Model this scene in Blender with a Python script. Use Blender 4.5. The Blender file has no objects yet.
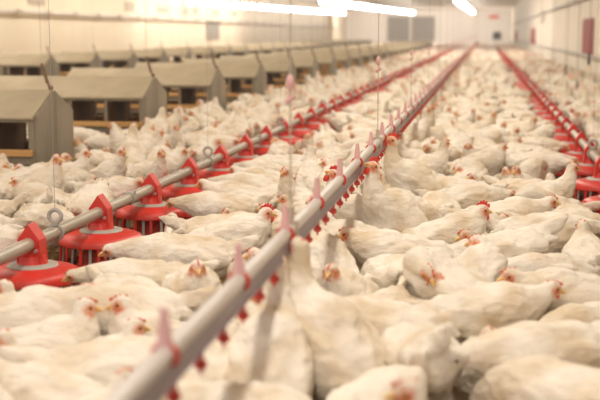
import bpy, bmesh, math, random
import numpy as np
from mathutils import Vector, Matrix, noise
random.seed(7); rng = np.random.default_rng(7)
PI = math.pi
scene = bpy.context.scene
COL = scene.collection

# ------------------------------------------------------------------ camera
CAM_H = 1.02
FPX = 1150.0
phi = math.atan(165.5/FPX); psi = math.atan(185/FPX*math.cos(phi))
cam_d = bpy.data.cameras.new('camera'); cam = bpy.data.objects.new('camera', cam_d); COL.objects.link(cam)
cam.location = (0, 0, CAM_H); cam.rotation_euler = (PI/2-phi, 0, psi)
cam_d.sensor_width = 36; cam_d.lens = FPX/600*36; cam_d.clip_start = .05; cam_d.clip_end = 300
cam_d.dof.use_dof = True; cam_d.dof.focus_distance = 4.75; cam_d.dof.aperture_fstop = 2.8
scene.camera = cam
Fv = np.array([-math.sin(psi)*math.cos(phi), math.cos(psi)*math.cos(phi), -math.sin(phi)])
Rv = np.array([math.cos(psi), math.sin(psi), 0.]); Uv = np.cross(Rv, Fv)
def prj(p):
    q = np.array(p, float)-[0, 0, CAM_H]; d = q@Fv
    return 300+FPX*(q@Rv)/d, 200-FPX*(q@Uv)/d, d
def at(x, y, z=0.):                          # photo pixel -> point on the level plane z
    r = Fv+Rv*(x-300)/FPX+Uv*(200-y)/FPX; t = (z-CAM_H)/r[2]
    return np.array([0, 0, CAM_H])+t*r
def at_x(x, y, X):                           # photo pixel -> point on the plane of a side wall
    r = Fv+Rv*(x-300)/FPX+Uv*(200-y)/FPX; t = X/r[0]
    return np.array([0, 0, CAM_H])+t*r

# ------------------------------------------------------------------ materials
def mat(name, col, rough=.6, metal=0., bump=None, var=None, emit=None, spec=.5, trans=0., sss=0.):
    m = bpy.data.materials.new(name); m.use_nodes = True
    nt = m.node_tree; b = nt.nodes['Principled BSDF']
    b.inputs['Base Color'].default_value = (*col, 1); b.inputs['Roughness'].default_value = rough
    b.inputs['Metallic'].default_value = metal; b.inputs['Specular IOR Level'].default_value = spec
    if trans: b.inputs['Transmission Weight'].default_value = trans
    if emit:
        b.inputs['Emission Color'].default_value = (*emit[0], 1); b.inputs['Emission Strength'].default_value = emit[1]
    tc = nt.nodes.new('ShaderNodeTexCoord')
    if var:                                  # (scale, second colour, stretch)
        n = nt.nodes.new('ShaderNodeTexNoise'); n.inputs['Scale'].default_value = var[0]; n.inputs['Detail'].default_value = 5
        mp = nt.nodes.new('ShaderNodeMapping'); mp.inputs['Scale'].default_value = var[2] if len(var) > 2 else (1, 1, 1)
        nt.links.new(tc.outputs['Object'], mp.inputs[0]); nt.links.new(mp.outputs[0], n.inputs['Vector'])
        r = nt.nodes.new('ShaderNodeValToRGB'); r.color_ramp.elements[0].position = .38; r.color_ramp.elements[1].position = .68
        r.color_ramp.elements[0].color = (*col, 1); r.color_ramp.elements[1].color = (*var[1], 1)
        nt.links.new(n.outputs['Fac'], r.inputs[0]); nt.links.new(r.outputs[0], b.inputs['Base Color'])
    if bump:
        n = nt.nodes.new('ShaderNodeTexNoise'); n.inputs['Scale'].default_value = bump[0]; n.inputs['Detail'].default_value = 4
        nt.links.new(tc.outputs['Object'], n.inputs['Vector'])
        bp = nt.nodes.new('ShaderNodeBump'); bp.inputs['Strength'].default_value = bump[1]; bp.inputs['Distance'].default_value = bump[2]
        nt.links.new(n.outputs['Fac'], bp.inputs['Height']); nt.links.new(bp.outputs[0], b.inputs['Normal'])
    return m

def feather_material():
    m = bpy.data.materials.new('white_feathers'); m.use_nodes = True
    nt = m.node_tree; L = nt.links; b = nt.nodes['Principled BSDF']
    b.inputs['Roughness'].default_value = .85; b.inputs['Specular IOR Level'].default_value = .2
    tc = nt.nodes.new('ShaderNodeTexCoord'); geo = nt.nodes.new('ShaderNodeNewGeometry')
    n1 = nt.nodes.new('ShaderNodeTexNoise'); n1.inputs['Scale'].default_value = 7; n1.inputs['Detail'].default_value = 6
    L.new(geo.outputs['Position'], n1.inputs['Vector'])
    r1 = nt.nodes.new('ShaderNodeValToRGB'); e = r1.color_ramp.elements
    e[0].position = .30; e[0].color = (.70, .57, .40, 1); e[1].position = .56; e[1].color = (.89, .83, .73, 1)
    L.new(n1.outputs['Fac'], r1.inputs[0])
    at_ = nt.nodes.new('ShaderNodeAttribute'); at_.attribute_name = 'face'
    n3 = nt.nodes.new('ShaderNodeTexNoise'); n3.inputs['Scale'].default_value = 120; L.new(tc.outputs['Object'], n3.inputs['Vector'])
    sk = nt.nodes.new('ShaderNodeValToRGB'); sk.color_ramp.elements[0].position = .35; sk.color_ramp.elements[1].position = .62
    sk.color_ramp.elements[0].color = (.56, .13, .055, 1); sk.color_ramp.elements[1].color = (.76, .32, .16, 1)
    L.new(n3.outputs['Fac'], sk.inputs[0])
    mx = nt.nodes.new('ShaderNodeMix'); mx.data_type = 'RGBA'
    L.new(at_.outputs['Fac'], mx.inputs[0]); L.new(r1.outputs[0], mx.inputs[6]); L.new(sk.outputs[0], mx.inputs[7])
    L.new(mx.outputs[2], b.inputs['Base Color'])
    # feather relief: overlapping scallops stretched along the bird, plus fine barbs
    mp = nt.nodes.new('ShaderNodeMapping'); mp.inputs['Scale'].default_value = (22, 42, 42)
    L.new(tc.outputs['Object'], mp.inputs[0])
    v = nt.nodes.new('ShaderNodeTexVoronoi'); v.inputs['Scale'].default_value = 1.0; L.new(mp.outputs[0], v.inputs['Vector'])
    n2 = nt.nodes.new('ShaderNodeTexNoise'); n2.inputs['Scale'].default_value = 3.5; n2.inputs['Detail'].default_value = 5; L.new(mp.outputs[0], n2.inputs['Vector'])
    ad = nt.nodes.new('ShaderNodeMath'); ad.operation = 'MULTIPLY_ADD'; ad.inputs[1].default_value = .6
    L.new(n2.outputs['Fac'], ad.inputs[0]); L.new(v.outputs['Distance'], ad.inputs[2])
    bp = nt.nodes.new('ShaderNodeBump'); bp.inputs['Strength'].default_value = .85; bp.inputs['Distance'].default_value = .007
    L.new(ad.outputs[0], bp.inputs['Height']); L.new(bp.outputs[0], b.inputs['Normal'])
    return m

M = dict(
    feather=feather_material(),
    comb=mat('comb_skin', (.72, .05, .035), .5, bump=(150, .5, .002)),
    skin=mat('pink_comb_skin', (.70, .17, .09), .6, bump=(150, .5, .002)),
    beak=mat('beak_horn', (.80, .47, .12), .4, var=(90, (.85, .60, .28))),
    eye=mat('eye_glass', (.02, .012, .01), .1),
    iris=mat('eye_iris', (.62, .28, .06), .2),
    shank=mat('shank_scales', (.72, .52, .22), .6, bump=(200, .5, .002)),
    red=mat('red_plastic', (.72, .032, .022), .38, var=(9, (.62, .05, .035)), bump=(60, .15, .002)),
    redd=mat('dusty_red_plastic', (.66, .05, .035), .6, var=(30, (.58, .13, .09))),
    grey_ring=mat('grey_plastic', (.47, .45, .41), .5, var=(20, (.40, .37, .33))),
    tray=mat('tray_plastic', (.20, .20, .26), .5),
    zinc=mat('galvanised_pipe', (.50, .46, .39), .42, .35, var=(12, (.40, .35, .28), (1, .15, 1)), bump=(80, .15, .001)),
    steel=mat('steel_wire', (.42, .39, .36), .4, .7),
    alu=mat('aluminium_profile', (.30, .25, .30), .4, .3, var=(14, (.22, .19, .23), (1, .2, 1))),
    pvc=mat('white_water_pipe', (.66, .62, .60), .35, var=(10, (.58, .53, .49), (1, .2, 1))),
    pinkfin=mat('dull_pink_plastic', (.76, .45, .44), .45, trans=.0),
    dark=mat('black_plastic', (.05, .045, .04), .5),
    nest=mat('nest_metal', (.32, .28, .215), .55, .15, var=(5, (.25, .215, .165), (1, 1, .35)), bump=(25, .1, .003)),
    roof=mat('nest_roof_dust', (.50, .43, .30), .75, .05, var=(4, (.42, .35, .24)), bump=(18, .15, .003)),
    wood=mat('perch_wood', (.72, .43, .17), .6, var=(6, (.56, .31, .11), (.4, 3, 3)), bump=(40, .2, .002)),
    nestin=mat('nest_inner_sheet', (.28, .17, .10), .8, var=(6, (.18, .11, .07))),
    rust=mat('rusty_strap', (.26, .16, .09), .7, var=(40, (.16, .10, .07))),
    shutter=mat('shutter_grey', (.30, .27, .23), .6),
    glassdark=mat('dark_opening', (.05, .04, .03), .5),
    redpanel=mat('red_flap', (.30, .015, .015), .6, var=(3, (.26, .03, .025))),
    greyflap=mat('grey_flap', (.52, .45, .36), .7),
    lamp=mat('lamp_tube', (1, 1, 1), .5, emit=((1, .95, .90), 62)),
    lamph=mat('lamp_housing', (.8, .78, .74), .5),
    yellow=mat('yellow_hose', (.75, .52, .16), .5),
    straw=mat('straw', (.55, .38, .19), .9, var=(20, (.38, .24, .11))),
    sign=mat('orange_red_sign', (.75, .22, .14), .6),
)

def wall_material(name, c1, c2, rib, axis):
    m = mat(name, c1, .7, var=(.8, c2, (1, 1, .4)))
    nt = m.node_tree; b = nt.nodes['Principled BSDF']
    tc = nt.nodes.new('ShaderNodeTexCoord'); w = nt.nodes.new('ShaderNodeTexWave'); w.wave_type = 'BANDS'; w.bands_direction = axis
    w.inputs['Scale'].default_value = rib; w.inputs['Distortion'].default_value = 0
    nt.links.new(tc.outputs['Object'], w.inputs['Vector'])
    r = nt.nodes.new('ShaderNodeValToRGB'); r.color_ramp.elements[0].position = 0; r.color_ramp.elements[1].position = .06
    nt.links.new(w.outputs['Fac'], r.inputs[0])
    bp = nt.nodes.new('ShaderNodeBump'); bp.inputs['Strength'].default_value = .6; bp.inputs['Distance'].default_value = .01
    nt.links.new(r.outputs[0], bp.inputs['Height']); nt.links.new(bp.outputs[0], b.inputs['Normal'])
    return m
M['wall'] = wall_material('cream_wall_panel', (.86, .76, .60), (.80, .70, .54), .35, 'Y')
M['wallr'] = wall_material('white_wall_panel', (.84, .78, .68), (.78, .71, .60), .35, 'Y')
M['walle'] = wall_material('end_wall_panel', (.86, .80, .72), (.82, .75, .67), .35, 'X')
M['ceil'] = mat('ceiling_panel', (.80, .73, .64), .7)
M['floor'] = mat('litter_floor', (.20, .12, .055), .95, var=(14, (.34, .22, .11)), bump=(45, 1., .03))

# ------------------------------------------------------------------ object helpers
def tag(o, label=None, cat=None, group=None, kind=None):
    if label: o['label'] = label
    if cat: o['category'] = cat
    if group: o['group'] = group
    if kind: o['kind'] = kind
    return o
def empty(name, loc=(0, 0, 0), rz=0):
    o = bpy.data.objects.new(name, None); COL.objects.link(o); o.location = loc; o.rotation_euler.z = rz
    o.empty_display_size = .05
    return o
def link(name, me, parent=None, loc=None):
    o = bpy.data.objects.new(name, me); COL.objects.link(o); o.parent = parent
    if loc is not None: o.location = loc
    return o
def copy_tree(o, parent=None):
    c = o.copy(); COL.objects.link(c); c.parent = parent
    for ch in o.children: copy_tree(ch, c)
    return c

class MB:
    def __init__(s): s.bm = bmesh.new()
    def box(s, x0, x1, y0, y1, z0, z1, bev=0):
        r = bmesh.ops.create_cube(s.bm, size=1)
        bmesh.ops.scale(s.bm, vec=(x1-x0, y1-y0, z1-z0), verts=r['verts'])
        bmesh.ops.translate(s.bm, vec=((x0+x1)/2, (y0+y1)/2, (z0+z1)/2), verts=r['verts'])
        if bev:
            es = list({e for v in r['verts'] for e in v.link_edges})
            bmesh.ops.bevel(s.bm, geom=es, offset=bev, segments=1, affect='EDGES')
        return s
    def bar(s, a, b, r0, r1=None, n=8, cap=True):
        a = Vector(a); b = Vector(b); d = b-a
        q = d.to_track_quat('Z', 'Y').to_matrix().to_4x4()
        bmesh.ops.create_cone(s.bm, cap_ends=cap, segments=n, radius1=r0, radius2=r0 if r1 is None else r1, depth=d.length,
                              matrix=Matrix.Translation((a+b)/2) @ q)
        return s
    def prism(s, pts, axis, c0, c1):           # outline pts extruded along an axis
        def P(u, v, w):
            return {'x': (w, u, v), 'y': (u, w, v), 'z': (u, v, w)}[axis]
        A = [s.bm.verts.new(P(u, v, c0)) for u, v in pts]; B = [s.bm.verts.new(P(u, v, c1)) for u, v in pts]
        n = len(pts)
        s.bm.faces.new(A); s.bm.faces.new(B[::-1])
        for i in range(n): s.bm.faces.new((A[i], B[i], B[(i+1) % n], A[(i+1) % n]))
        return s
    def lathe(s, prof, n=28, c=(0, 0), closed=False):
        rings = [[s.bm.verts.new((c[0]+r*math.cos(2*PI*k/n), c[1]+r*math.sin(2*PI*k/n), z)) for k in range(n)] for r, z in prof]
        if closed: rings.append(rings[0])
        for a, b in zip(rings, rings[1:]):
            for k in range(n): s.bm.faces.new((a[k], a[(k+1) % n], b[(k+1) % n], b[k]))
        return s
    def ball(s, c, r, sc=(1, 1, 1), sub=2):
        q = bmesh.ops.create_icosphere(s.bm, subdivisions=sub, radius=r, matrix=Matrix.Translation(c) @ Matrix.Diagonal((*sc, 1)))
        return s
    def torus(s, c, R, r, axis='y', n=20, k=8):
        vs = []
        for i in range(n):
            a = 2*PI*i/n; row = []
            for j in range(k):
                b = 2*PI*j/k; u = (R+r*math.cos(b))*math.cos(a); v = (R+r*math.cos(b))*math.sin(a); w = r*math.sin(b)
                p = {'y': (u, w, v), 'x': (w, u, v), 'z': (u, v, w)}[axis]
                row.append(s.bm.verts.new((c[0]+p[0], c[1]+p[1], c[2]+p[2])))
            vs.append(row)
        for i in range(n):
            for j in range(k): s.bm.faces.new((vs[i][j], vs[(i+1) % n][j], vs[(i+1) % n][(j+1) % k], vs[i][(j+1) % k]))
        return s
    def mesh(s, name, m, smooth=True):
        bmesh.ops.recalc_face_normals(s.bm, faces=s.bm.faces)
        me = bpy.data.meshes.new(name); s.bm.to_mesh(me); s.bm.free()
        me.materials.append(M[m] if isinstance(m, str) else m)
        if smooth:
            me.polygons.foreach_set('use_smooth', [True]*len(me.polygons))
            try: me.set_sharp_from_angle(angle=math.radians(40))
            except Exception: pass
        return me
    def obj(s, name, m, parent=None, smooth=True): return link(name, s.mesh(name, m, smooth), parent)

# ------------------------------------------------------------------ the setting
XL, XR, YE, ZC, Y0 = -10.9, 2.0, 92.0, 2.95, -3.0
def struct(name, mb, m): return tag(mb.obj(name, m, smooth=False), kind='structure')
struct('floor', MB().box(XL, XR, Y0, YE, -.1, 0), 'floor')
struct('ceiling', MB().box(XL, XR, Y0, YE, ZC, ZC+.1), 'ceil')
struct('wall_left', MB().box(XL-.1, XL, Y0, YE, 0, ZC), 'wall')
struct('wall_right', MB().box(XR, XR+.1, Y0, YE, 0, ZC), 'wallr')
struct('wall_end', MB().box(XL, XR, YE, YE+.1, 0, ZC), 'walle')

# ------------------------------------------------------------------ hens
def ell(bm, c, sc, rot=None, sub=2):
    m = Matrix.Translation(c) @ (rot.to_4x4() if rot else Matrix.Identity(4)) @ Matrix.Diagonal((*sc, 1))
    bmesh.ops.create_icosphere(bm, subdivisions=sub, radius=1, matrix=m)
def rot_dir(yaw, pitch):      # rotation whose +X looks along yaw / pitch
    return Matrix.Rotation(math.radians(yaw), 3, 'Z') @ Matrix.Rotation(math.radians(-pitch), 3, 'Y')

POSES = {
    # name: body pitch, lift, head centre, control, head yaw, head pitch, tail angle, comb
    'alert':    (8, 0, (.148, 0, .328), (.150, 0, .27), 0, -5, 38, 1.),
    'tall':     (14, 0, (.150, 0, .385), (.152, 0, .29), 0, -4, 34, 1.),
    'alert_l':  (6, 0, (.140, .015, .324), (.150, 0, .28), 62, -6, 34, 1.),
    'alert_r':  (6, 0, (.140, -.015, .324), (.150, 0, .28), -62, -6, 34, 1.),
    'lookback': (4, 0, (.115, .030, .315), (.150, .01, .28), 125, -10, 30, 1.),
    'forward':  (0, 0, (.200, 0, .292), (.16, 0, .250), 0, -12, 28, 1.),
    'low':      (-6, 0, (.250, 0, .245), (.18, 0, .250), 0, -18, 30, 1.),
    'feed':     (-14, .01, (.255, 0, .110), (.235, 0, .225), 0, -58, 42, 1.),
    'drink':    (42, .015, (.118, 0, .430), (.150, 0, .32), 0, 34, 5, 1.),
    'stretch':  (38, .015, (.120, 0, .440), (.150, 0, .32), 0, -4, 5, 1.),
    'sit':      (3, -.075, (.125, 0, .262), (.14, 0, .20), 12, -8, 26, 1.),
    'preen':    (2, -.01, (.035, .090, .285), (.165, .05, .34), 165, -38, 30, 1.),
    'tailup':   (-22, .01, (.235, 0, .150), (.215, 0, .215), 0, -40, 28, 1.),
}
def hen_geometry(pose, big_comb=False, seed=0):
    bp, lift, hc, ctl, hy, hp, tail, _ = POSES[pose]
    R = Matrix.Rotation(math.radians(-bp), 3, 'Y'); piv = Vector((0, 0, .17))
    T = lambda p: R @ (Vector(p)-piv)+piv+Vector((0, 0, lift))
    bm = bmesh.new()
    def E(c, sc, yaw=0, pitch=0): ell(bm, T(c), sc, R @ rot_dir(yaw, pitch))
    E((0, 0, .207), (.136, .085, .092)); E((.072, 0, .205), (.080, .080, .090)); E((.05, 0, .170), (.085, .075, .074))
    E((-.02, 0, .165), (.095, .068, .062)); E((-.100, 0, .210), (.074, .064, .070), 0, -10); E((-.10, 0, .172), (.055, .050, .045))
    for s in (-1, 1):                                            # folded wings and thighs
        E((.005, s*.069, .217), (.105, .026, .062), s*-3, 8); E((-.085, s*.052, .212), (.085, .018, .038), s*-9, 4)
        E((-.155, s*.030, .212), (.060, .010, .020), s*-14, 2)
        E((.000, s*.042, .118), (.048, .034, .052))
    tail = tail*.62; tl = math.radians(tail)                                      # tail: a narrow upright fan
    for k in range(7):
        a = tl+(k-3)*.055
        b0 = Vector((-.120, 0, .215)); l = .096-.009*abs(k-3)
        for sy in (-1, 1):
            d = Vector((-math.cos(a), sy*.07, math.sin(a))); c = b0+d*(l*.82)
            E(tuple(c), (l, .0085, .0105), sy*-4, math.degrees(-a))
    E((-.140, 0, .222), (.060, .034, .032), 0, -tail*.8); E((-.165, 0, .238), (.050, .020, .026), 0, -tail)
    S = T((.070, 0, .225)); C_ = Vector(ctl)+Vector((0, 0, 0)); H = Vector(hc)   # neck along a bent line
    n = 14
    for i in range(n+1):
        t = i/n; p = S*(1-t)**2+C_*2*t*(1-t)+H*t*t
        r = .066*(1-t)**1.5+.026
        if pose in ('drink', 'stretch'): r = .062*(1-t)**1.7+.0255
        bmesh.ops.create_icosphere(bm, subdivisions=2, radius=r, matrix=Matrix.Translation(p))
    HR = rot_dir(hy, hp)
    hd = lambda p: H+HR @ Vector(p)
    ell(bm, hd((.006, 0, .004)), (.031, .0225, .0255), HR); ell(bm, hd((.020, 0, -.004)), (.018, .015, .014), HR)
    me = bpy.data.meshes.new('tmp'); bm.to_mesh(me); bm.free()
    o = bpy.data.objects.new('tmp', me); COL.objects.link(o)
    r = o.modifiers.new('r', 'REMESH'); r.mode = 'VOXEL'; r.voxel_size = .0078
    s = o.modifiers.new('s', 'SMOOTH'); s.iterations = 5; s.factor = .5
    dg = bpy.context.evaluated_depsgraph_get(); body = bpy.data.meshes.new_from_object(o.evaluated_get(dg))
    bpy.data.objects.remove(o); bpy.data.meshes.remove(me)
    nv = len(body.vertices); co = np.empty(nv*3); body.vertices.foreach_get('co', co); co = co.reshape(-1, 3)
    no = np.array([tuple(v.normal) for v in body.vertices])
    eye_p = np.array(hd((.016, 0, .002))); dh = np.linalg.norm(co-eye_p, axis=1)
    off = Vector((seed*3.7, seed*1.3, 0))
    for i in range(nv):                                          # plumage relief
        p = Vector(co[i]); k = min(1, max(0, (dh[i]-.035)/.05))
        q = Vector((p.x*16, p.y*30, p.z*30))+off
        d = .0055*noise.noise(q)+.0035*noise.noise(q*2.3)
        d += .0016*abs(noise.noise(q*5))
        co[i] += no[i]*(d*k)
    loc = (co-np.array(H)) @ np.array(HR)                         # head frame
    wob = np.array([noise.noise(Vector(c)*140+off) for c in co])
    face = np.clip(1.15+wob*.55-np.sqrt(((loc[:, 0]-.018)/.018)**2+((loc[:, 2]+.001)/.017)**2)*.85, 0, 1)*(dh < .045)
    face = np.clip(face*1.35, 0, 1)
    body.vertices.foreach_set('co', co.ravel())
    a = body.attributes.new('face', 'FLOAT', 'POINT'); a.data.foreach_set('value', face.astype(np.float32))
    body.polygons.foreach_set('use_smooth', [True]*len(body.polygons))
    body.materials.clear(); body.materials.append(M['feather']); body.update()
    body.name = 'hen_'+pose
    parts = []
    def part(name, mb, m):
        for v in mb.bm.verts: v.co = hd(v.co)
        parts.append((name, mb.mesh(name, m)))
    # beak: two curved halves
    mb = MB()
    prof = [(.030, .0085, .003), (.038, .0068, .002), (.046, .0042, -.001), (.052, .0016, -.005)]
    rings = []
    for x, rr, z in prof: rings.append([mb.bm.verts.new((x, rr*math.cos(a), z+rr*.8*math.sin(a))) for a in np.linspace(0, 2*PI, 9)[:-1]])
    for A, B in zip(rings, rings[1:]):
        for k in range(8): mb.bm.faces.new((A[k], A[(k+1) % 8], B[(k+1) % 8], B[k]))
    mb.bm.faces.new(rings[-1][::-1])
    mb.bar((.028, 0, -.006), (.045, 0, -.0065), .0055, .0015, 8)
    part('beak', mb, 'beak')
    ch = .023 if big_comb else .008                               # comb: serrated upright blade
    mb = MB(); pts = [(.036, .016)]
    teeth = 5 if big_comb else 4
    for k in range(teeth):
        x = .036-.050*(k+.5)/teeth; hgt = ch*math.sin(PI*(k+.9)/(teeth+.8))
        pts += [(x+.003, .020+hgt*1.0), (x-.003, .020+hgt*.98), (x-.006, .020+hgt*.55)]
    pts += [(-.014, .016)]
    mb.prism(pts[::-1], 'y', -.0025, .0025)
    part('comb', mb, 'comb' if big_comb else 'skin')
    wl = .014 if big_comb else .007
    for s_ in (-1, 1):
        part('wattle', MB().ball((.029, s_*.006, -.013-wl*.6), wl, (.62, .25, 1), 2), 'comb' if big_comb else 'skin')
    for s_ in (-1, 1):
        mb = MB().ball((.017, s_*.0195, .005), .0052, (1, .7, 1), 2)
        me = mb.mesh('eye', 'iris'); me.materials.append(M['eye'])
        for pl in me.polygons:
            c = pl.center
            if math.hypot(c.x-.017, c.z-.005) < .0033: pl.material_index = 1
        for v in me.vertices: v.co = hd(v.co)
        parts.append(('eye', me))
    if True:
        for s_ in (-1, 1):
            mb = MB(); x0 = .0; top = .10+min(0, lift)
            if lift > -.05:
                mb.bar((x0, s_*.042, top), (x0+.006, s_*.042, .016), .0085, .0065, 8)
                for a in (-28, 0, 28, 180):
                    l = .055 if a != 180 else .028
                    d = (math.cos(math.radians(a)), math.sin(math.radians(a)))
                    mb.bar((x0+.006, s_*.042, .010), (x0+.006+d[0]*l, s_*.042+d[1]*l, .004), .0065, .0035, 6)
            else:
                for a in (-25, 0, 25):
                    d = (math.cos(math.radians(a)), math.sin(math.radians(a)))
                    mb.bar((.045, s_*.042, .009), (.045+d[0]*.05, s_*.042+d[1]*.05, .004), .0065, .0035, 6)
            parts.append(('leg', mb.mesh('leg', 'shank')))
    return body, parts

def arrays(me, ratio=None):
    if ratio:
        o = bpy.data.objects.new('t', me); COL.objects.link(o)
        d = o.modifiers.new('d', 'DECIMATE'); d.ratio = ratio
        dg = bpy.context.evaluated_depsgraph_get(); me = bpy.data.meshes.new_from_object(o.evaluated_get(dg)); bpy.data.objects.remove(o)
    me.calc_loop_triangles()
    nv = len(me.vertices); co = np.empty(nv*3, np.float32); me.vertices.foreach_get('co', co)
    nt_ = len(me.loop_triangles); tr = np.empty(nt_*3, np.int32); me.loop_triangles.foreach_get('vertices', tr)
    mi = np.empty(nt_, np.int32); me.loop_triangles.foreach_get('material_index', mi)
    at_ = me.attributes.get('face'); fc = np.zeros(nv, np.float32)
    if at_: at_.data.foreach_get('value', fc)
    return co.reshape(-1, 3), tr.reshape(-1, 3), mi, fc
def merge(chunks):
    V, T_, MI, FC = [], [], [], []; n = 0
    for co, tr, mi, fc in chunks:
        V.append(co); T_.append(tr+n); MI.append(mi); FC.append(fc); n += len(co)
    return np.concatenate(V), np.concatenate(T_), np.concatenate(MI), np.concatenate(FC)
SLOTS = ['feather', 'skin', 'beak', 'shank']
def mesh_from(name, ch, slots=SLOTS):
    co, tr, mi, fc = ch
    me = bpy.data.meshes.new(name)
    me.vertices.add(len(co)); me.vertices.foreach_set('co', co.astype(np.float32).ravel())
    me.loops.add(len(tr)*3); me.loops.foreach_set('vertex_index', tr.astype(np.int32).ravel())
    me.polygons.add(len(tr)); me.polygons.foreach_set('loop_start', np.arange(0, len(tr)*3, 3, dtype=np.int32))
    for s in slots: me.materials.append(M[s])
    me.polygons.foreach_set('material_index', mi.astype(np.int32)); me.polygons.foreach_set('use_smooth', np.ones(len(tr), bool))
    a = me.attributes.new('face', 'FLOAT', 'POINT'); a.data.foreach_set('value', fc.astype(np.float32))
    me.update(calc_edges=True)
    return me

PROTO = {}; LOD = {}
for i, p in enumerate(POSES):
    for big in ((False, True) if p in ('tall', 'alert', 'alert_l', 'alert_r', 'drink', 'forward') else (False,)):
        body, parts = hen_geometry(p, big, i*2+big)
        PROTO[(p, big)] = (body, parts)
        if not big:
            for lod, ratio in ((0, .62), (1, .22), (2, .07), (3, .022)):
                b3 = arrays(body, ratio)
                if lod == 3: b3 = (b3[0], b3[1], b3[2], np.clip(b3[3]*1.6, 0, 1))
                ch = [b3]
                for nm, me in parts:
                    if nm == 'eye' and lod > 0 or nm == 'leg' and lod > 1: continue
                    co, tr, mi, fc = arrays(me, .4 if lod else None)
                    k = {'comb': 1, 'wattle': 1, 'beak': 2, 'eye': 3, 'leg': 3}[nm]
                    ch.append((co, tr, np.full(len(tr), k), fc))
                LOD[(p, lod)] = merge(ch)
SINGLE = {p: mesh_from('white_hen', LOD[(p, 0)]) for p in POSES}

def rotarr(co, x, y, a, s):
    c, sn = math.cos(a)*s, math.sin(a)*s
    out = co.copy(); out[:, 0] = co[:, 0]*c-co[:, 1]*sn+x; out[:, 1] = co[:, 0]*sn+co[:, 1]*c+y; out[:, 2] = co[:, 2]*s
    return out

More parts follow.
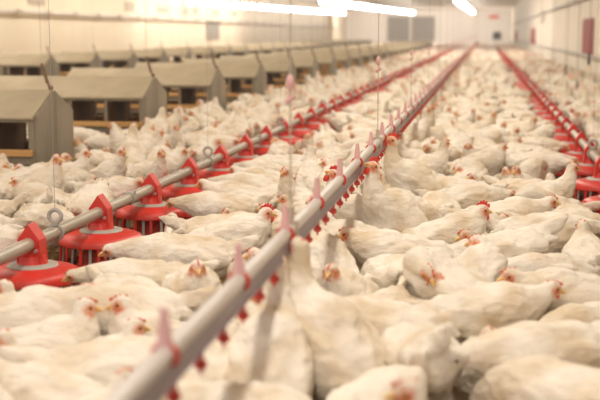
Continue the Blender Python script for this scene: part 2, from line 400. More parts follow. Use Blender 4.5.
# ---- where the hens stand
FX, FY, PITCH = -1.58, 3.84, .75          # left feeder line
GX, GY = .68, 5.96-.75                    # right feeder line
DX = -.48                                 # drinker line
NX, NY, NP, NL, ND = -2.83, 7.03, 2.43, 1.65, .66    # nest boxes
HEN = []   # dict x,y,a,pose,big,label,hero
HEROES = [
 # px, py of the body middle, heading in degrees (0 right, 90 away, 180 left, 270 to camera), pose, comb, scale, label
 (228,244,  -8,'alert',1,1.0,'white hen in profile facing right, bright red comb and yellow beak, left of drinker pipe'),
 (245,203, 172,'forward',0,1.0,'white hen reaching left with its beak at the fourth red feeder from the front'),
 (268,186, 165,'forward',0,.95,'white hen facing left toward the fifth red feeder, just behind the red-combed profile hen'),
 (297,204, 245,'tall',0,.95,'white hen facing the viewer, between the red-combed profile hen and drinker pipe'),
 (272,158, 100,'lookback',0,.95,'white hen seen from behind at the sixth red feeder, neck upright'),
 (224,212, 178,'low',0,.95,'white hen stretching left under the rim of the third red feeder'),
 (391,230, 225,'drink',1,1.15,'tall white hen drinking with orange beak raised, red comb, front of the drinking cluster'),
 (408,222, 215,'tall',1,1.14,'white hen facing left with red comb and wattle, right side of the drinking cluster'),
 (416,196, 205,'drink',1,1.16,'white hen with raised beak directly behind the red-combed hen of the drinking cluster'),
 (364,236, 215,'drink',1,1.06,'white hen drinking left of the cluster, blurred red comb against the drinker rail'),
 (328,285, 110,'stretch',0,1.02,'pinkish white hen with long stretched neck under the drinker rail, before the drinking cluster'),
 (440,243,   0,'alert',1,1.02,'red-combed white hen in profile facing right, just right of the drinking cluster'),
 (500,224,   2,'forward',0,1.05,'white hen with sloping neck facing right, directly right of the red-combed profile hen'),
 (496,200, 185,'sit',0,1.0,'white hen with orange beak facing left above the red-combed profile hen'),
 (540,207,   8,'tall',0,1.0,'upright white hen with pink face turned right, left of the second right-hand red feeder'),
 (478,168,  10,'alert',0,1.0,'white hen with raised head facing right, upper middle of the right aisle'),
 (437,193, 150,'alert_l',0,.92,'white hen with small pink comb facing left, sheltered right behind the drinking cluster'),
 (462,206,  20,'low',0,1.0,'white hen with lowered orange head facing right, behind the red-combed profile hen'),
 (538,240,   0,'low',0,1.05,'large white hen lying low toward the lowest visible right feeder'),
 (505,262, 180,'tailup',0,1.05,'white hen with raised rump below the red-combed profile hen, head hidden'),
 (402,290, 110,'tailup',0,1.0,'white hen seen from behind with rounded rump beside bare dark litter, middle of the foreground'),
 (452,298, 130,'preen',0,1.08,'plump white hen with tucked head, right of the round-rumped hen in the foreground'),
 (482,368, 268,'sit',0,1.0,'white hen facing the viewer with pink face, lower right foreground'),
 (480,318,   4,'forward',0,1.0,'white hen with pink-brown head facing right, behind the viewer-facing lower right hen'),
 (562,366, 200,'low',0,1.12,'big white hen filling the lower right corner, head bent left'),
 (578,305, 190,'forward',0,1.05,'white hen at the right edge behind the big lower right corner hen'),
 (420,372, 100,'tailup',0,1.05,'white hen with pointed raised tail at the bottom, left of the viewer-facing hen'),
 (325,372, 128,'stretch',0,1.12,'blurred pinkish white hen at the bottom centre with long neck slanting up left'),
 (272,378,  85,'stretch',0,1.08,'blurred pinkish white hen seen from behind at the bottom, right of the drinker pipe'),
 (385,338, 170,'low',0,1.05,'white hen with orange-faced head low and facing left, in lower middle'),
 (345,300, 250,'alert',0,1.0,'white hen facing the viewer with two-tone pink face, left of the round-rumped hen'),
 (228,352,  80,'alert_r',0,1.0,'white hen pressed against the blurred near drinker rail, lower centre left'),
 (215,392,  70,'alert',0,.95,'white hen at the very bottom under the near drinker rail'),
 (120,322, 178,'low',0,1.03,'white hen with orange-pink head facing left, below the first red feeder'),
 (148,288, 184,'low',0,.95,'white hen with head in front of the second red feeder tray, facing left'),
 ( 42,348,   2,'sit',0,1.08,'white hen facing right, beak to beak with its neighbour in the lower left'),
 (178,350, 178,'sit',0,1.08,'white hen facing left, beak to beak with its neighbour in the lower left'),
 ( 58,398, 182,'sit',0,1.08,'white hen with pink head facing left in the bottom left corner'),
 (192,298, 282,'alert',0,1.0,'white hen facing the viewer with orange beak, middle of the lower left flock'),
 (186,263, 182,'low',0,1.05,'long white hen stretched left behind the viewer-facing hen of the lower left flock'),
 (222,238,   5,'low',0,1.0,'white hen stretched right in front of the third red feeder'),
 (-22,318,  10,'forward',0,1.0,'white hen at the left edge, dark beak pointing right at the first red feeder'),
 (112,378,   6,'low',0,1.05,'white hen sitting low between the facing pair and the bottom left corner hen'),
 ( 12,338, 160,'sit',0,1.0,'white hen at the left edge, only its back and reddish head showing'),
 ( 34,196, 320,'tall',0,1.05,'white hen standing in front of the nearest nest box, head turned right'),
 (  6,202,  80,'tailup',0,.95,'white hen seen from behind at the left edge beside straw litter'),
 ( 52,214, 100,'tailup',0,.95,'white hen with upright tail behind the ringed clamp of the left feeder pipe'),
 (104,182, 320,'tall',0,.98,'white hen with pink face in front of the gap after the nearest nest box'),
 (152,182, 300,'tall',0,.95,'white hen standing tall behind the third red feeder, nest-box side'),
 (172,150, 290,'tall',0,.95,'white hen upright before the second nest box end panel'),
]
for px, py, hd_, pose, big, sc, lab in HEROES:
    zc = .20 if pose != 'sit' else .14
    g = at(px, py, zc*sc)
    HEN.append(dict(x=g[0], y=g[1], a=math.radians(hd_)+psi, pose=pose, big=bool(big), s=sc, label=lab, hero=True))
CIR = (-.085, 0., .085); RAD = .078
def circles(h): return [(h['x']+math.cos(h['a'])*o*h['s'], h['y']+math.sin(h['a'])*o*h['s']) for o in CIR]
def pans_near(x, y):
    out = []
    for cx, y0 in ((FX, FY), (GX, GY)):
        if abs(x-cx) < .9:
            k = round((y-y0)/PITCH)
            for kk in (k-1, k, k+1):
                if kk >= (-1 if cx == FX else -3): out.append((cx, y0+kk*PITCH))
    return out
# relax the hand-placed hens apart
for h in HEN: h['o'] = (h['x'], h['y'])
for it in range(80):
    C_ = [circles(h) for h in HEN]
    for i in range(len(HEN)):
        for j in range(i+1, len(HEN)):
            if abs(HEN[i]['x']-HEN[j]['x']) > .45 or abs(HEN[i]['y']-HEN[j]['y']) > .45: continue
            fx = fy = 0
            for a in C_[i]:
                for b in C_[j]:
                    dx, dy = a[0]-b[0], a[1]-b[1]; d = math.hypot(dx, dy)+1e-6
                    o = 2*RAD*.97-d
                    if o > 0: fx += dx/d*o; fy += dy/d*o
            k = .16
            # depth may give way more than the sideways place in the picture
            HEN[i]['x'] += fx*k*.5; HEN[i]['y'] += fy*k; HEN[j]['x'] -= fx*k*.5; HEN[j]['y'] -= fy*k
    for h in HEN:
        h['x'] += (h['o'][0]-h['x'])*.08; h['y'] += (h['o'][1]-h['y'])*.06
        for cx, cy in pans_near(h['x'], h['y']):
            for a in circles(h):
                dx, dy = a[0]-cx, a[1]-cy; d = math.hypot(dx, dy)+1e-6; o = .185+RAD*.9-d
                if o > 0: h['x'] += dx/d*o*.3; h['y'] += dy/d*o*.3
cell = .3; GRID = {}
def put(h):
    for c in circles(h): GRID.setdefault((int(c[0]//cell), int(c[1]//cell)), []).append(c)
OPEN = .80
def clear(h, R2):
    for c in circles(h):
        if c[0] > XR-.17: return False
        if h['x']+abs(math.cos(h['a']))*.30 > XR: return False
        for i in (-1, 0, 1):
            for j in (-1, 0, 1):
                for q in GRID.get((int(c[0]//cell)+i, int(c[1]//cell)+j), ()):
                    if (q[0]-c[0])**2+(q[1]-c[1])**2 < R2: return False
        for cx, cy in pans_near(*c):
            dx, dy = c[0]-cx, c[1]-cy
            if dx*dx+dy*dy < .245**2: return False
            if cy < 45:                                       # the aisle side of each pan stays open
                q = math.hypot(cx, cy); ux, uy = -cx/q, -cy/q; t = dx*ux+dy*uy
                if 0 < t < OPEN and abs(dx*uy-dy*ux) < .2 and not (h['pose'] == 'sit' and t > .62): return False
            if cy < 60 and abs(dx) < .17: return False
        for nx in (NX, -7.54):
            if nx-NL-.12 < c[0] < nx+.13:
                k = round((c[1]-NY-ND/2)/NP)
                if k < -1 or True:
                    yc = NY+ND/2+k*NP
                    if k >= 0 and abs(c[1]-yc) < ND/2+.12: return False
    return True
for h in HEN: put(h)
PW = ['alert']*2+['tall']*2+['alert_l']*2+['alert_r']*2+['lookback']*1+['forward']*6+['low']*5+['feed']*2+['sit']*7+['preen']*3+['tailup']*4
def throw(x0, x1, y0, y1, n, R):
    for _ in range(n):
        x, y = rng.uniform(x0, x1), rng.uniform(y0, y1)
        a = rng.uniform(0, 2*PI); pose = PW[rng.integers(len(PW))]; big = rng.random() < .1
        if y > 9 and rng.random() < .45 and x > DX: pose = ('alert', 'alert_l', 'alert_r', 'tall')[rng.integers(4)]
        if x < FX-.3 and rng.random() < .22: pose = 'tall'
        for cx, cy in pans_near(x, y):
            if math.hypot(x-cx, y-cy) < .42 and rng.random() < .75:
                a = math.atan2(cy-y, cx-x)+rng.normal(0, .2); pose = ('forward', 'low', 'forward', 'alert')[rng.integers(4)]; break
        if abs(x-DX) < .22 and rng.random() < .55 and y > 4.2:
            a = (0 if x < DX else PI)+rng.normal(0, .6); pose = 'drink' if rng.random() < .6 else 'alert'; big = rng.random() < .4
        if abs(x-DX) < .1 and pose in ('stretch',): continue
        for cx, side in ((FX, 1), (GX, -1)):                  # low birds on the aisle side of a feeder line
            if 0 < (x-cx)*side < .62 and pose in ('alert', 'alert_l', 'alert_r', 'lookback', 'forward', 'tall') and rng.random() < .9: pose = ('low', 'sit', 'feed', 'low', 'sit')[rng.integers(5)]
        if NX-NL-.3 < x < NX+(.15 if y > 8 else .4) and (pose.startswith('alert') or pose in ('lookback', 'forward', 'tall')) and rng.random() < .95: pose = 'sit'
        h = dict(x=x, y=y, a=a, pose=pose, big=big and (pose, True) in PROTO, s=float(np.clip(rng.normal(.98, .05), .86, 1.1)), label=None, hero=False)
        if clear(h, (2*R)**2): HEN.append(h); put(h)
throw(-3.0, XR-.15, 2.0, 9.5, 26000, RAD)
throw(-4.9, -2.9, 4.8, 9.3, 2500, RAD)
throw(-2.9, XR-.15, 9.5, 22, 42000, RAD)
for y in range(22, 92, 5): throw(-2.9 if y < 60 else -8, XR-.15, y, min(91.5, y+5), 9000, RAD*1.02)
print('hens', len(HEN))

# ---- the 300 that show largest become objects, the rest one flock
def in_view(h, m=0):
    x, y, d = prj((h['x'], h['y'], .22*h['s']))
    w = .19*FPX/max(d, .1)
    return d > 1 and -w*.7-m < x < 600+w*.7+m and y-w*1.0 < 400+m, d
for h in HEN:
    v, d = in_view(h); h['v'] = v; h['d'] = d
cand = sorted([h for h in HEN if h['v'] and h['x'] > NX-.1 or h['hero']], key=lambda h: (not h['hero'], h['d']))
IND = cand[:300]; ids = set(map(id, IND))
REST = [h for h in HEN if id(h) not in ids]
IND.sort(key=lambda h: h['d'])

ORD = 'first second third fourth fifth sixth seventh eighth ninth tenth eleventh twelfth thirteenth fourteenth fifteenth sixteenth seventeenth'.split()
POSEW = {'alert': 'with raised head', 'tall': 'with upright neck', 'alert_l': 'with turned head', 'alert_r': 'with turned head', 'lookback': 'looking back', 'forward': 'leaning forward',
         'low': 'with low stretched neck', 'feed': 'pecking down', 'drink': 'drinking', 'stretch': 'with stretched neck', 'sit': 'sitting', 'preen': 'preening', 'tailup': 'with raised tail'}
def facing(a):
    k = round(((math.degrees(a-psi)) % 360)/45) % 8
    return ['facing right', 'facing away right', 'facing away', 'facing away left', 'facing left', 'facing front-left', 'facing the viewer', 'facing front-right'][k]
def auto_label(h):
    x, y = h['x'], h['y']
    if x < DX:
        k = round((y-FY)/PITCH); side = 'nest side' if x < FX else 'drinker side'; line = 'left'
        if k < 0: where = 'before the first left feeder, '+side
        else: where = '%s %s left feeder, %s' % ('beside' if abs(x-FX) < .45 else 'near', ORD[min(k, 16)], side)
    else:
        k = round((y-GY)/PITCH)-0; side = 'wall side' if x > GX else 'drinker side'
        if k < 1:
            px, py, _ = prj((x, y, .2)); row = 'bottom' if py > 330 else 'lower' if py > 260 else 'middle'
            cl = 'centre' if px < 380 else 'centre right' if px < 480 else 'right'
            where = '%s %s of the photo' % (row, cl)
        else:
            if side == 'drinker side' and x < (DX+GX)/2: side = 'under drinker' if x < DX+.3 else 'aisle'
            where = 'near %s right feeder, %s' % (ORD[min(k-1, 16)], side)
    return 'white hen %s%s, %s, %s' % ('with red comb ' if h['big'] else '', POSEW[h['pose']].replace('with ', 'and ') if h['big'] else POSEW[h['pose']], facing(h['a']), where)
by = {}
for h in IND:
    if not h['label']: h['label'] = auto_label(h)
    by.setdefault(h['label'], []).append(h)
NPART = 130
for lab, hs in by.items():
    if len(hs) == 1: continue
    hs.sort(key=lambda h: h['x'])
    w = {2: ['left one', 'right one'], 3: ['left one', 'middle one', 'right one']}.get(len(hs))
    for i, h in enumerate(hs): h['label'] = lab+', '+(w[i] if w else ORD[i]+' from left')
for h in IND:
    if len(h['label'].replace(',', '').split()) > 16: h['label'] = h['label'].replace(' of the photo', '').replace('and ', '').replace(' neck', '').replace(' feeder', '').replace(' facing away right', ' facing away').replace(' with red comb', ' red-combed')
for i, h in enumerate(IND):
    body, parts = PROTO[(h['pose'], h['big'])] if (h['pose'], h['big']) in PROTO else PROTO[(h['pose'], False)]
    if i < NPART or h['hero']:
        o = link('white_hen', body)
        for nm, me in parts:
            link(nm, me, o)
    else:
        o = link('white_hen', SINGLE[h['pose']])
    o.location = (h['x'], h['y'], 0); o.rotation_euler.z = h['a']; o.scale = (h['s'],)*3
    tag(o, h['label'], 'hen', 'white hens on the litter floor')
chunks = []
for h in REST:
    vx, vy, d = prj((h['x'], h['y'], .2))
    if d < 1.2 and abs(vx-300) > 600: continue
    lod = 1 if d < 13 else 2 if d < 30 else 3
    co, tr, mi, fc = LOD[(h['pose'], lod)]
    chunks.append((rotarr(co, h['x'], h['y'], h['a'], h['s']), tr, mi, fc))
tag(link('hen_flock', mesh_from('hen_flock', merge(chunks))), 'dense flock of white hens filling the shed floor toward the far end wall', 'hen flock', kind='stuff')
import re
print('LONG', [h['label'] for h in IND if len(re.findall(r"[A-Za-z0-9][A-Za-z0-9'-]*", h['label'])) > 16], 'X', [h['label'] for h in IND if len(re.findall(r"[A-Za-z0-9]+", h['label'])) > 15][:30])
print('flock tris', sum(len(c[1]) for c in chunks))

# straw on the litter
mb_v, mb_t = [], []; n = 0
for _ in range(5000):
    x, y = rng.uniform(-3.2, XR-.1), 1.8+rng.random()**1.5*8
    a = rng.uniform(0, PI); l = rng.uniform(.02, .06); w = .0018; z = rng.uniform(.001, .012)
    d = np.array([math.cos(a), math.sin(a), rng.uniform(-.15, .15)])*l; s_ = np.array([-math.sin(a), math.cos(a), 0])*w
    p = np.array([x, y, z+.004]); t = np.array([0, 0, w])
    mb_v += [p-s_, p+s_, p+t*1.5, p+d-s_, p+d+s_, p+d+t*1.5]
    mb_t += [(n, n+1, n+4), (n, n+4, n+3), (n+1, n+2, n+5), (n+1, n+5, n+4), (n+2, n, n+3), (n+2, n+3, n+5)]; n += 6
st = mesh_from('litter_straw', (np.array(mb_v), np.array(mb_t), np.zeros(len(mb_t)), np.zeros(n)), ['straw'])
tag(link('litter_straw', st), 'loose straw scattered over the brown litter between the hens', 'straw', kind='stuff')

# ------------------------------------------------------------------ feeder lines
PZ = .283
def pan_parts():
    P = []
    mb = MB()
    o_ = [(-.045, .215), (-.040, .300), (0, .356), (.040, .300), (.045, .215)]
    mb.prism(o_, 'y', -.034, .034)
    P.append(('saddle', mb.mesh('saddle', 'red', False)))
    P.append(('bolt', MB().bar((.0, -.046, .268), (.0, -.034, .268), .007).bar((.030, -.046, .262), (.030, -.034, .262), .006).mesh('bolt', 'grey_ring')))
    P.append(('neck', MB().lathe([(.036, .245), (.047, .240), (.050, .222), (.060, .204), (.058, .200)]).mesh('neck', 'red')))
    P.append(('collar_ring', MB().lathe([(.056, .212), (.086, .209), (.092, .203), (.088, .199), (.056, .2)], closed=True).mesh('collar_ring', 'grey_ring')))
    P.append(('roof', MB().lathe([(.085, .203), (.120, .199), (.150, .191), (.168, .181), (.176, .168), (.177, .153), (.172, .153), (.170, .166), (.160, .177), (.120, .192), (.085, .196)], 40, closed=True).mesh('roof', 'red')))
    def cage(r0, r1, z0, z1, n, every, th, band):              # hoops joined by upright bars
        mb = MB(); rows = [(r0, z0), (r0+(r1-r0)*.08, z0-band), (r1, z1+band), (r1, z1)]
        V = [[mb.bm.verts.new((r*math.cos(2*PI*k/n), r*math.sin(2*PI*k/n), z)) for k in range(n)] for r, z in rows]
        for j in range(3):
            for k in range(n):
                if j != 1 or k % every == 0: mb.bm.faces.new((V[j][k], V[j][(k+1) % n], V[j+1][(k+1) % n], V[j+1][k]))
        bmesh.ops.recalc_face_normals(mb.bm, faces=mb.bm.faces)
        bmesh.ops.solidify(mb.bm, geom=mb.bm.faces[:], thickness=th); return mb
    P.append(('grille', cage(.171, .180, .166, .052, 84, 6, .007, .006).mesh('grille', 'red', False)))
    P.append(('feed_gate', cage(.158, .170, .172, .052, 84, 7, .004, .003).mesh('feed_gate', 'grey_ring', False)))
    P.append(('inner_cone', MB().lathe([(.050, .200), (.060, .150), (.105, .060), (.120, .045)]).mesh('inner_cone', 'redd')))
    P.append(('pan_rim', MB().lathe([(.176, .068), (.184, .066), (.186, .054), (.180, .044), (.172, .046), (.174, .058)], 40, closed=True).mesh('pan_rim', 'red')))
    P.append(('tray', MB().lathe([(.178, .048), (.180, .036), (.165, .022), (.110, .012), (.0005, .012)], 40).mesh('tray', 'tray')))
    return P
PP = pan_parts()
pan0 = empty('feeder_pan')
for nm, me in PP: link(nm, me, pan0)
# one mesh of the same pan for the far ones
ch = []
SL = ['red', 'grey_ring', 'redd', 'tray']
for nm, me in PP: co, tr, mi, fc = arrays(me); ch.append((co, tr, np.full(len(tr), {'bolt': 1, 'collar_ring': 1, 'feed_gate': 1, 'inner_cone': 2, 'tray': 3}.get(nm, 0)), fc))
pan_far = mesh_from('feeder_pan', merge(ch), SL)
pan_far.polygons.foreach_set('use_smooth', np.zeros(len(pan_far.polygons), bool))
used = False
NL_ = int((90-FY)/PITCH)
def pan_label(k, line):
    return ('red round feeder pan under the %s feeder pipe, %s from the front' % (line, ORD[k]) if k < 17 else
            'far red feeder pan merging into the red row of the %s feeder line' % line)
for line, cx, y0, k0 in (('left', FX, FY, 0), ('right', GX, GY, 0)):
    n = int((90-y0)/PITCH)
    for k in range(n):
        if k < (14 if line == 'left' else 10):
            o = pan0 if not used else copy_tree(pan0); used = True
        else: o = link('feeder_pan', pan_far)
        o.location = (cx, y0+k*PITCH, 0)
        o.rotation_euler.z = 0
        tag(o, pan_label(k, line), 'feeder pan', 'red feeder pans of the %s feeder line' % line)
# pipes, joints, hangers
def feeder_pipe(cx, lab, y0):
    o = empty('feeder_pipe', (cx, Y0, 0))
    MB().bar((0, 0, PZ), (0, YE-Y0-.2, PZ), .0245, n=20).obj('pipe', 'zinc', o)
    for k in range(30):
        y = y0+1.15+k*3.0-Y0
        if y > 90: break
        m = MB().bar((0, y-.02, PZ), (0, y+.02, PZ), .030, n=20).bar((.026, y, PZ+.02), (.026, y, PZ+.034), .006, n=8)
        m.obj('pipe_joint', 'grey_ring', o)
    return tag(o, lab, 'feeder pipe')
feeder_pipe(FX, 'grey metal feed pipe running through the red feeder pans on the left', FY)
feeder_pipe(GX, 'grey metal feed pipe running through the red feeder pans on the right', GY)

def hanger_proto():
    o = empty('pipe_hanger')
    MB().torus((0, 0, PZ+.062), .024, .0085, 'y').obj('ring', 'grey_ring', o)
    MB().torus((0, 0, PZ), .029, .006, 'y').bar((0, 0, PZ+.026), (0, 0, PZ+.042), .012).obj('clamp', 'grey_ring', o)
    MB().bar((0, 0, PZ+.085), (0, 0, ZC), .0010, n=6).obj('wire', 'steel', o)
    return o
hg = hanger_proto(); first = True
for line, cx, ya in (('left', FX, 4.07), ('right', GX, 4.9)):
    for k in range(34):
        y = ya+k*2.44
        if y > 88: break
        o = hg if first else copy_tree(hg); first = False
        o.location = (cx, y, 0)
        if k < 12: lab = 'grey ring clamp with thin wire above the %s feeder pipe, %s from the front' % (line, ORD[k])
        else: lab = 'tiny far wire and clamp over the %s feeder pipe' % line
        tag(o, lab, 'pipe hanger', 'ring clamps and wires of the %s feeder pipe' % line)

# ------------------------------------------------------------------ drinker line
dr = empty('drinker_line', (DX, 1.2, 0)); L_ = 89.5
MB().bar((0, 0, .528), (0, L_, .528), .0158, n=16).obj('water_pipe', 'pvc', dr)
MB().prism([(-.012, .520), (.012, .520), (.013, .492), (.018, .483), (-.018, .483), (-.013, .492)], 'y', 0, L_).obj('rail', 'alu', dr, False)
tag(dr, 'nipple drinker line of white water pipe on a grey rail running away through the middle', 'drinker line')
def fin_mb(y):
    m = MB(); m.torus((0, y, .526), .0195, .0048, 'y', 16, 6)
    m.bar((0, y, .540), (0, y, .602), .0135, .0060, 10)
    return m
def nip_mb(y):
    m = MB(); m.bar((0, y, .486), (0, y, .450), .0055, n=8); m.ball((0, y, .446), .0125, (1, 1, .85)); m.bar((0, y, .441), (0, y, .428), .003, n=6)
    return m
fm = fin_mb(0).mesh('spike', 'pinkfin'); fm.materials.append(M['redd'])
for p_ in fm.polygons:
    if p_.center.z < .548: p_.material_index = 1
nm_ = nip_mb(0).mesh('nipple', 'redd')
for k in range(160):
    y = 2.78-.55*2+k*.55-1.2
    if y > L_-.1: break
    if k < 100: link('spike', fm, dr, (0, y, 0))
restm = []
for k in range(100, 160):
    y = 1.68+k*.55-1.2
    if y < L_-.1: co, tr, mi, fc = arrays(fm); restm.append((co+np.array([0, y, 0], np.float32), tr, mi, fc))
tag(link('spikes', mesh_from('spikes', merge(restm), ['pinkfin', 'redd']), dr), kind='stuff')
restm = []
for k in range(490):
    y = 2.807-.18*8+k*.18-1.2
    if y > L_-.1: break
    if k < 100: link('nipple', nm_, dr, (0, y, 0))
    else: co, tr, mi, fc = arrays(nm_); restm.append((co+np.array([0, y, 0], np.float32), tr, mi, fc))
tag(link('nipples', mesh_from('nipples', merge(restm), ['redd']), dr), kind='stuff')
# suspension of the drinker line
dh = empty('drinker_hanger')
MB().box(-.007, .007, -.010, .010, .545, .585).box(-.020, .020, -.009, .009, .500, .550).obj('clamp', 'greyflap', dh)
MB().bar((0, 0, .585), (0, 0, ZC), .0022, n=6).obj('wire', 'greyflap', dh)
MB().ball((0, 0, .90), .015, (.7, .7, 1.5)).bar((-.012, 0, .850), (.012, 0, .868), .007).obj('height_adjuster', 'pinkfin', dh)
for k in range(34):
    y = 2.86+k*2.44
    if y > 88: break
    o = dh if k == 0 else copy_tree(dh); o.location = (DX, y, 0)
    tag(o, ('wire with red height adjuster holding up the drinker line, %s from the front' % ORD[k]) if k < 10 else 'tiny far wire with adjuster over the drinker line', 'drinker hanger', 'wires holding up the drinker line')

# ------------------------------------------------------------------ nest boxes
def nest_unit():
    o = empty('nest_box')
    T_ = .012
    # gable end facing the aisle: two sheets with a seam, posts at the corners
    for s, pts in ((0, [(0, 0), (0, .50), (.327, .648), (.327, 0)]), (1, [(.333, 0), (.333, .648), (.66, .50), (.66, 0)])):
        MB().prism(pts, 'x', -.02, 0).obj('end_panel', 'nest', o, False)
    MB().prism([(0, 0), (0, .50), (.33, .648), (.66, .50), (.66, 0)], 'x', -NL, -NL+.02).obj('end_panel', 'nest', o, False)
    for y0, y1, z0, z1 in ((-.03, .33, .492, .656), (.69, .33, .492, .656)):
        MB().prism([(y0, z0), (y1, z1), (y1, z1-.012), (y0, z0-.012)], 'x', -NL-.01, -.021).obj('roof_panel', 'roof', o, False)
    for y in (0, .66): MB().box(-.060, -.0205, y-.004, y+.004, 0, .478).obj('corner_post', 'nest', o, False)
    for y in (0, .652): MB().box(-NL+.02, -.061, y, y+.008, .458, .480).obj('header', 'nest', o, False)
    for z in (.165, .0):
        MB().box(-NL+.02, -.02, .01, .65, z+.02, z+.03).obj('nest_floor', 'nestin', o, False)
        for y in (0, .65): MB().box(-NL+.02, -.0605, y, y+.010, z+.02 if z else 0, z+.075).obj('litter_board', 'nest', o, False)
    for z in (.262, .085):
        for y in (-.035, .66):
            MB().box(-NL+.02, -.03 if y < 0 else .02, y, y+.035, z-.022, z+.022, .004).obj('perch', 'wood', o)
    n = 5
    for k in range(1, n):
        x = -.04-(NL-.06)*k/n
        MB().box(x-.006, x+.006, .012, .648, .03, .47).obj('divider', 'nestin', o, False)
        for y in (-.003, .649): MB().box(x-.012, x+.012, y, y+.014, .031, .457).obj('divider_edge', 'nest', o, False)
    m = MB()
    for i in range(11): m.bar((-.07-.30*i/10, .60, .20), (-.07-.30*i/10, .60, .45), .0016, n=4)
    for i in range(9): m.bar((-.07, .60, .21+.23*i/8), (-.37, .60, .21+.23*i/8), .0016, n=4)
    m.obj('wire_grid', 'rust', o)
    return o
nu = nest_unit(); first = True
chn = []
SN = ['nest', 'roof', 'wood', 'nestin', 'rust']
for c in nu.children:
    co, tr, mi, fc = arrays(c.data); nm = c.name.split('.')[0]
    chn.append((co, tr, np.full(len(tr), {'roof_panel': 1, 'perch': 2, 'nest_floor': 3, 'divider': 3, 'wire_grid': 4}.get(nm, 0)), fc))
nest_far = mesh_from('nest_box', merge(chn), SN); nest_far.polygons.foreach_set('use_smooth', np.zeros(len(nest_far.polygons), bool))
def strap_proto():
    o = empty('nest_hanger')
    MB().bar((0, 0, .655), (-.02, 0, .70), .008).bar((-.02, 0, .70), (-.055, -.01, .83), .013, .009).ball((0, 0, .668), .018).obj('turnbuckle', 'rust', o)
    MB().bar((-.055, -.01, .82), (-.075, -.01, ZC), .0014, n=6).obj('wire', 'steel', o)
    return o
sp = strap_proto(); sfirst = True
for row, nx, n in (('near', NX, 24), ('far', -7.54, 30)):
    for k in range(n):
        y = NY+k*NP
        if row == 'far' and (nx, y) and prj((nx, y, .5))[0] < -25: continue
        if row == 'near' and k < 7:
            o = nu if first else copy_tree(nu); first = False
        else: o = link('nest_box', nest_far)
        o.location = (nx, y, 0)
        if row == 'near':
            lab = 'grey gabled nest box with wooden perches, %s from the front of the near row' % ORD[k] if k < 12 else 'small far nest box at the hazy end of the near nest row'
        else:
            lab = 'grey nest box of the far row by the left wall, %s from the left' % ORD[k-int((20.5-NY)/NP)] if 0 <= k-int((20.5-NY)/NP) < 8 else 'tiny far nest box at the hazy end of the far nest row'
        tag(o, lab, 'nest box', 'nest boxes of the %s row' % row)
        if k < (16 if row == 'near' else 20):
            s = sp if sfirst else copy_tree(sp); sfirst = False
            s.location = (nx-.03, y+.33, 0)
            if row == 'near': sl = 'rusty turnbuckle and wire rising from the %s nest box of the near row' % ORD[k]
            else: sl = 'turnbuckle and wire over the far nest row, %s from the left' % ORD[max(0, k-int((20.5-NY)/NP))] 
            tag(s, sl, 'nest hanger', 'turnbuckles and wires over the %s nest row' % row)

# ------------------------------------------------------------------ walls: pipes, flaps, fans
wp = empty('wall_pipe', (XL, 0, 0))
MB().bar((.10, 10, 1.56), (.10, YE-.1, 1.56), .035, n=10).obj('pipe', 'pvc', wp)
for k in range(22): MB().bar((.10, 22+k*1.9, 1.56), (.10, 22.25+k*1.9, 1.56), .055, n=10).obj('sleeve', 'greyflap', wp)
tag(wp, 'pale horizontal pipe with sleeves along the cream left wall above the nests', 'wall pipe')
def flap(name, x0, y0, x1, y1, X, m, lab, cat, grp=None, th=.03):
    a = at_x(x0, y0, X); b = at_x(x1, y1, X); sg = 1 if X < 0 else -1
    c = at_x(x0, y1, X)
    o = empty(name, (X, 0, 0)); z0, z1 = sorted((a[2], (b[2] if X < 0 else c[2])))
    za, zb = sorted((at_x((x0+x1)/2, y0, X)[2], at_x((x0+x1)/2, y1, X)[2])); ya, yb = sorted((a[1], b[1]))
    MB().box(min(0, sg*th), max(0, sg*th), ya, yb, za, zb, .008).obj('panel', m, o, False)
    f = .05; m2 = MB()
    for q in ((ya-f, yb+f, za-f, za), (ya-f, yb+f, zb, zb+f), (ya-f, ya, za, zb), (yb, yb+f, za, zb)): m2.box(min(0, sg*th*.6), max(0, sg*th*.6), *q)
    m2.obj('frame', 'greyflap' if m != 'redpanel' else 'redpanel', o, False)
    tag(o, lab, cat, grp)
flap('air_inlet', 206, 21, 219, 39, XL+.001, 'shutter', 'grey louvred panel on the left wall, largest of the wall panels', 'air inlet')
for i, q in enumerate(((28, -3, 44, 3), (125, 3, 134, 10), (158, 8, 168, 11.5), (182, 8, 188, 14), (193, 8, 198, 13), (213, 10, 218, 15), (232, 12, 236, 15))):
    flap('air_inlet', *q, XL+.001, 'greyflap', 'small beige inlet high on the left wall, %s from the left' % ORD[i], 'air inlet', 'small wall inlets on the left wall')
for i, q in enumerate(((584, 21, 593, 53), (531.5, 29.5, 535, 43), (515.3, 31.5, 517.2, 39.5))):
    flap('wall_flap', *q, XR-.001, 'redpanel', ['large red flap on the right wall, nearest the viewer', 'smaller red flap on the right wall, second from the viewer', 'tiny red flap on the right wall, farthest of the three'][i], 'wall flap', 'red flaps on the right wall')
flap('cable_box', 541.5, 11, 544.5, 22, XR-.001, 'greyflap', 'small beige box on the right wall above the second red flap', 'box')
for z, lab, r in ((.615, 'lower grey rail pipe running along the right wall above the hens', .03), (1.74, 'upper grey pipe running along the right wall', .035)):
    o = empty('wall_pipe', (XR, 0, 0)); MB().bar((-.06, 3, z), (-.06, YE-.1, z), r, n=10).obj('pipe', 'grey_ring', o)
    for k in range(18): MB().box(-.059, 0, 8+k*4.6, 8.08+k*4.6, z-.03, z+.03).obj('bracket', 'shutter', o, False)
    tag(o, lab, 'wall pipe')
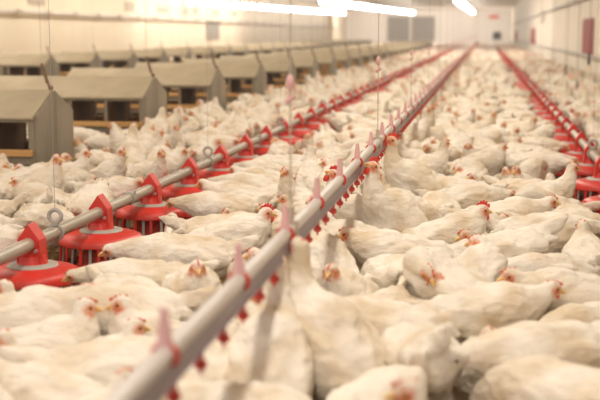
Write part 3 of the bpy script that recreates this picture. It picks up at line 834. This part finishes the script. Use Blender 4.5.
# big fans and the small hatch in the end wall
def endpanel(name, x0, y0, x1, y1, m, lab, cat, slats=0, grp=None, fr='greyflap'):
    def E_(x, y):
        r = Fv+Rv*(x-300)/FPX+Uv*(200-y)/FPX; t = (YE-.001)/r[1]; return np.array([0, 0, CAM_H])+t*r
    a = E_(x0, y0); b = E_(x1, y1)
    o = empty(name, (0, YE, 0)); MB().box(a[0], b[0], -.06, -.001, b[2], a[2]).obj('panel', m, o, False)
    mm = MB(); f = .06
    for q in ((a[0]-f, b[0]+f, a[2], a[2]+f), (a[0]-f, b[0]+f, b[2]-f, b[2]), (a[0]-f, a[0], b[2], a[2]), (b[0], b[0]+f, b[2], a[2])): mm.box(q[0], q[1], -.09, -.001, q[2], q[3])
    mm.obj('frame', fr, o, False)
    if slats:
        mm = MB()
        for k in range(slats):
            z = b[2]+(a[2]-b[2])*(k+.5)/slats; mm.box(a[0], b[0], -.085, -.061, z-.03, z+.02)
        mm.obj('louvre', 'shutter', o, False)
    tag(o, lab, cat, grp)
endpanel('ventilation_fan', 388, 17, 409, 40.5, 'shutter', 'left one of two big grey louvred fan panels on the end wall', 'fan panel', 12, 'fan panels')
endpanel('ventilation_fan', 412.5, 17, 434, 40.5, 'shutter', 'right one of two big grey louvred fan panels on the end wall', 'fan panel', 12, 'fan panels')
endpanel('hatch', 493.5, 32.5, 500.5, 39, 'glassdark', 'small dark square hatch in the end wall above the flock', 'hatch', 0, None, 'shutter')
endpanel('notice', 490, 15.5, 498, 18, 'sign', 'small orange-red notice high on the end wall', 'sign', 0, None, 'sign')

# yellow hose on the right wall
g = at_x(587, 74, XR-.12)
cu = MB(); pts = [(0, 0, 0), (0, .1, .03), (0, .35, .03), (0, .55, .10), (0, .62, .17)]
for a_, b_ in zip(pts, pts[1:]): cu.bar(a_, b_, .012, n=8)
o = cu.obj('hose', 'yellow'); o.location = (XR-.05, g[1]-.3, g[2]); tag(o, 'short yellow hose hooked on the right wall near the right edge', 'hose')
# hanging cords between the right feeder line and the wall
cd = empty('weighted_cord'); MB().bar((0, 0, .50), (0, 0, ZC), .0035, n=6).obj('wire', 'dark', cd); MB().bar((0, 0, .44), (0, 0, .60), .020, .012, 8).obj('weight', 'dark', cd)
for i, (px, py) in enumerate(((553, 84), (565.5, 71), (577, 88), (589, 60))):
    o = cd if i == 0 else copy_tree(cd)
    g = at_x(px, py, 1.25+.1*(i % 2)); o.location = (g[0], g[1], g[2]-.50)
    tag(o, 'dark cord with small black weight hanging before the right wall, %s from the left' % ORD[i], 'cord', 'cords before the right wall')

# ------------------------------------------------------------------ lamps
def lamp_proto():
    o = empty('ceiling_lamp')
    MB().ball((0, 0, -.03), .105, (1, 1.7, .9), 3).obj('glass_globe', 'lamp', o)
    MB().box(-.05, .05, -.18, .18, .050, .11, .01).bar((0, 0, .10), (0, 0, .16), .02).obj('housing', 'lamph', o, False)
    return o
lp = lamp_proto(); first = True
for row, (X, ya, yb, za, zb) in enumerate(((-9.7, 36, 80, 2.10, 2.52), (-5.0, 36, 81, 2.06, 2.54), (-.85, 36, 80, 2.08, 2.54))):
    n = int((yb-ya)/1.75)
    for k in range(n+1):
        t = k/n; o = lp if first else copy_tree(lp); first = False
        o.location = (X, ya+(yb-ya)*t, za+(zb-za)*t)
        rn = ['left', 'middle', 'right'][row]
        if row == 0 and k < 6: lab = 'glowing lamp at the top edge, %s of the left lamp row' % ORD[k]
        else: lab = 'blown-out white ceiling lamp merging with its neighbours in the %s lamp row' % rn
        tag(o, lab, 'ceiling lamp', 'ceiling lamps of the %s row' % rn)
def area(name, loc, rot, sx, sy, e, col):
    l = bpy.data.lights.new(name, 'AREA'); l.shape = 'RECTANGLE'; l.size = sx; l.size_y = sy; l.energy = e; l.color = col
    o = bpy.data.objects.new(name, l); COL.objects.link(o); o.location = loc; o.rotation_euler = rot
    return o
W = (1., .91, .78)
for X in (-9.7, -5.0, -.45):
    for y in range(0, 54, 9): area('ceiling_light', (X, y+2, 2.80), (0, 0, 0), .25, 8.5, 270 if X < -9 else 210, W)
area('end_wall_fill', (-4.5, 84, 2.8), (math.radians(62), 0, 0), 12, .5, 1300, (1., .93, .86))  # added fill that brightens the end wall; no lamp hangs here
area('door_light', (-2.5, -2.9, 1.7), (math.radians(82), 0, 0), 8, 2.4, 120, (1., .90, .98))  # added pinkish fill from the open end behind the camera, not a door
w = bpy.data.worlds.new('world'); scene.world = w; w.use_nodes = True
w.node_tree.nodes['Background'].inputs[0].default_value = (1., .90, .80, 1); w.node_tree.nodes['Background'].inputs[1].default_value = .35

wn = w.node_tree; vsn = wn.nodes.new('ShaderNodeVolumeScatter')      # dusty warm air
vsn.inputs['Density'].default_value = .0022; vsn.inputs['Color'].default_value = (1, .94, .86, 1); vsn.inputs['Anisotropy'].default_value = .5
wn.links.new(vsn.outputs[0], wn.nodes['World Output'].inputs['Volume'])
vs = scene.view_settings; vs.view_transform = 'Standard'; vs.look = 'None'; vs.gamma = 1; vs.exposure = -.78
scene.cycles.use_denoising = True
scene.cycles.max_bounces = 8; scene.cycles.diffuse_bounces = 4
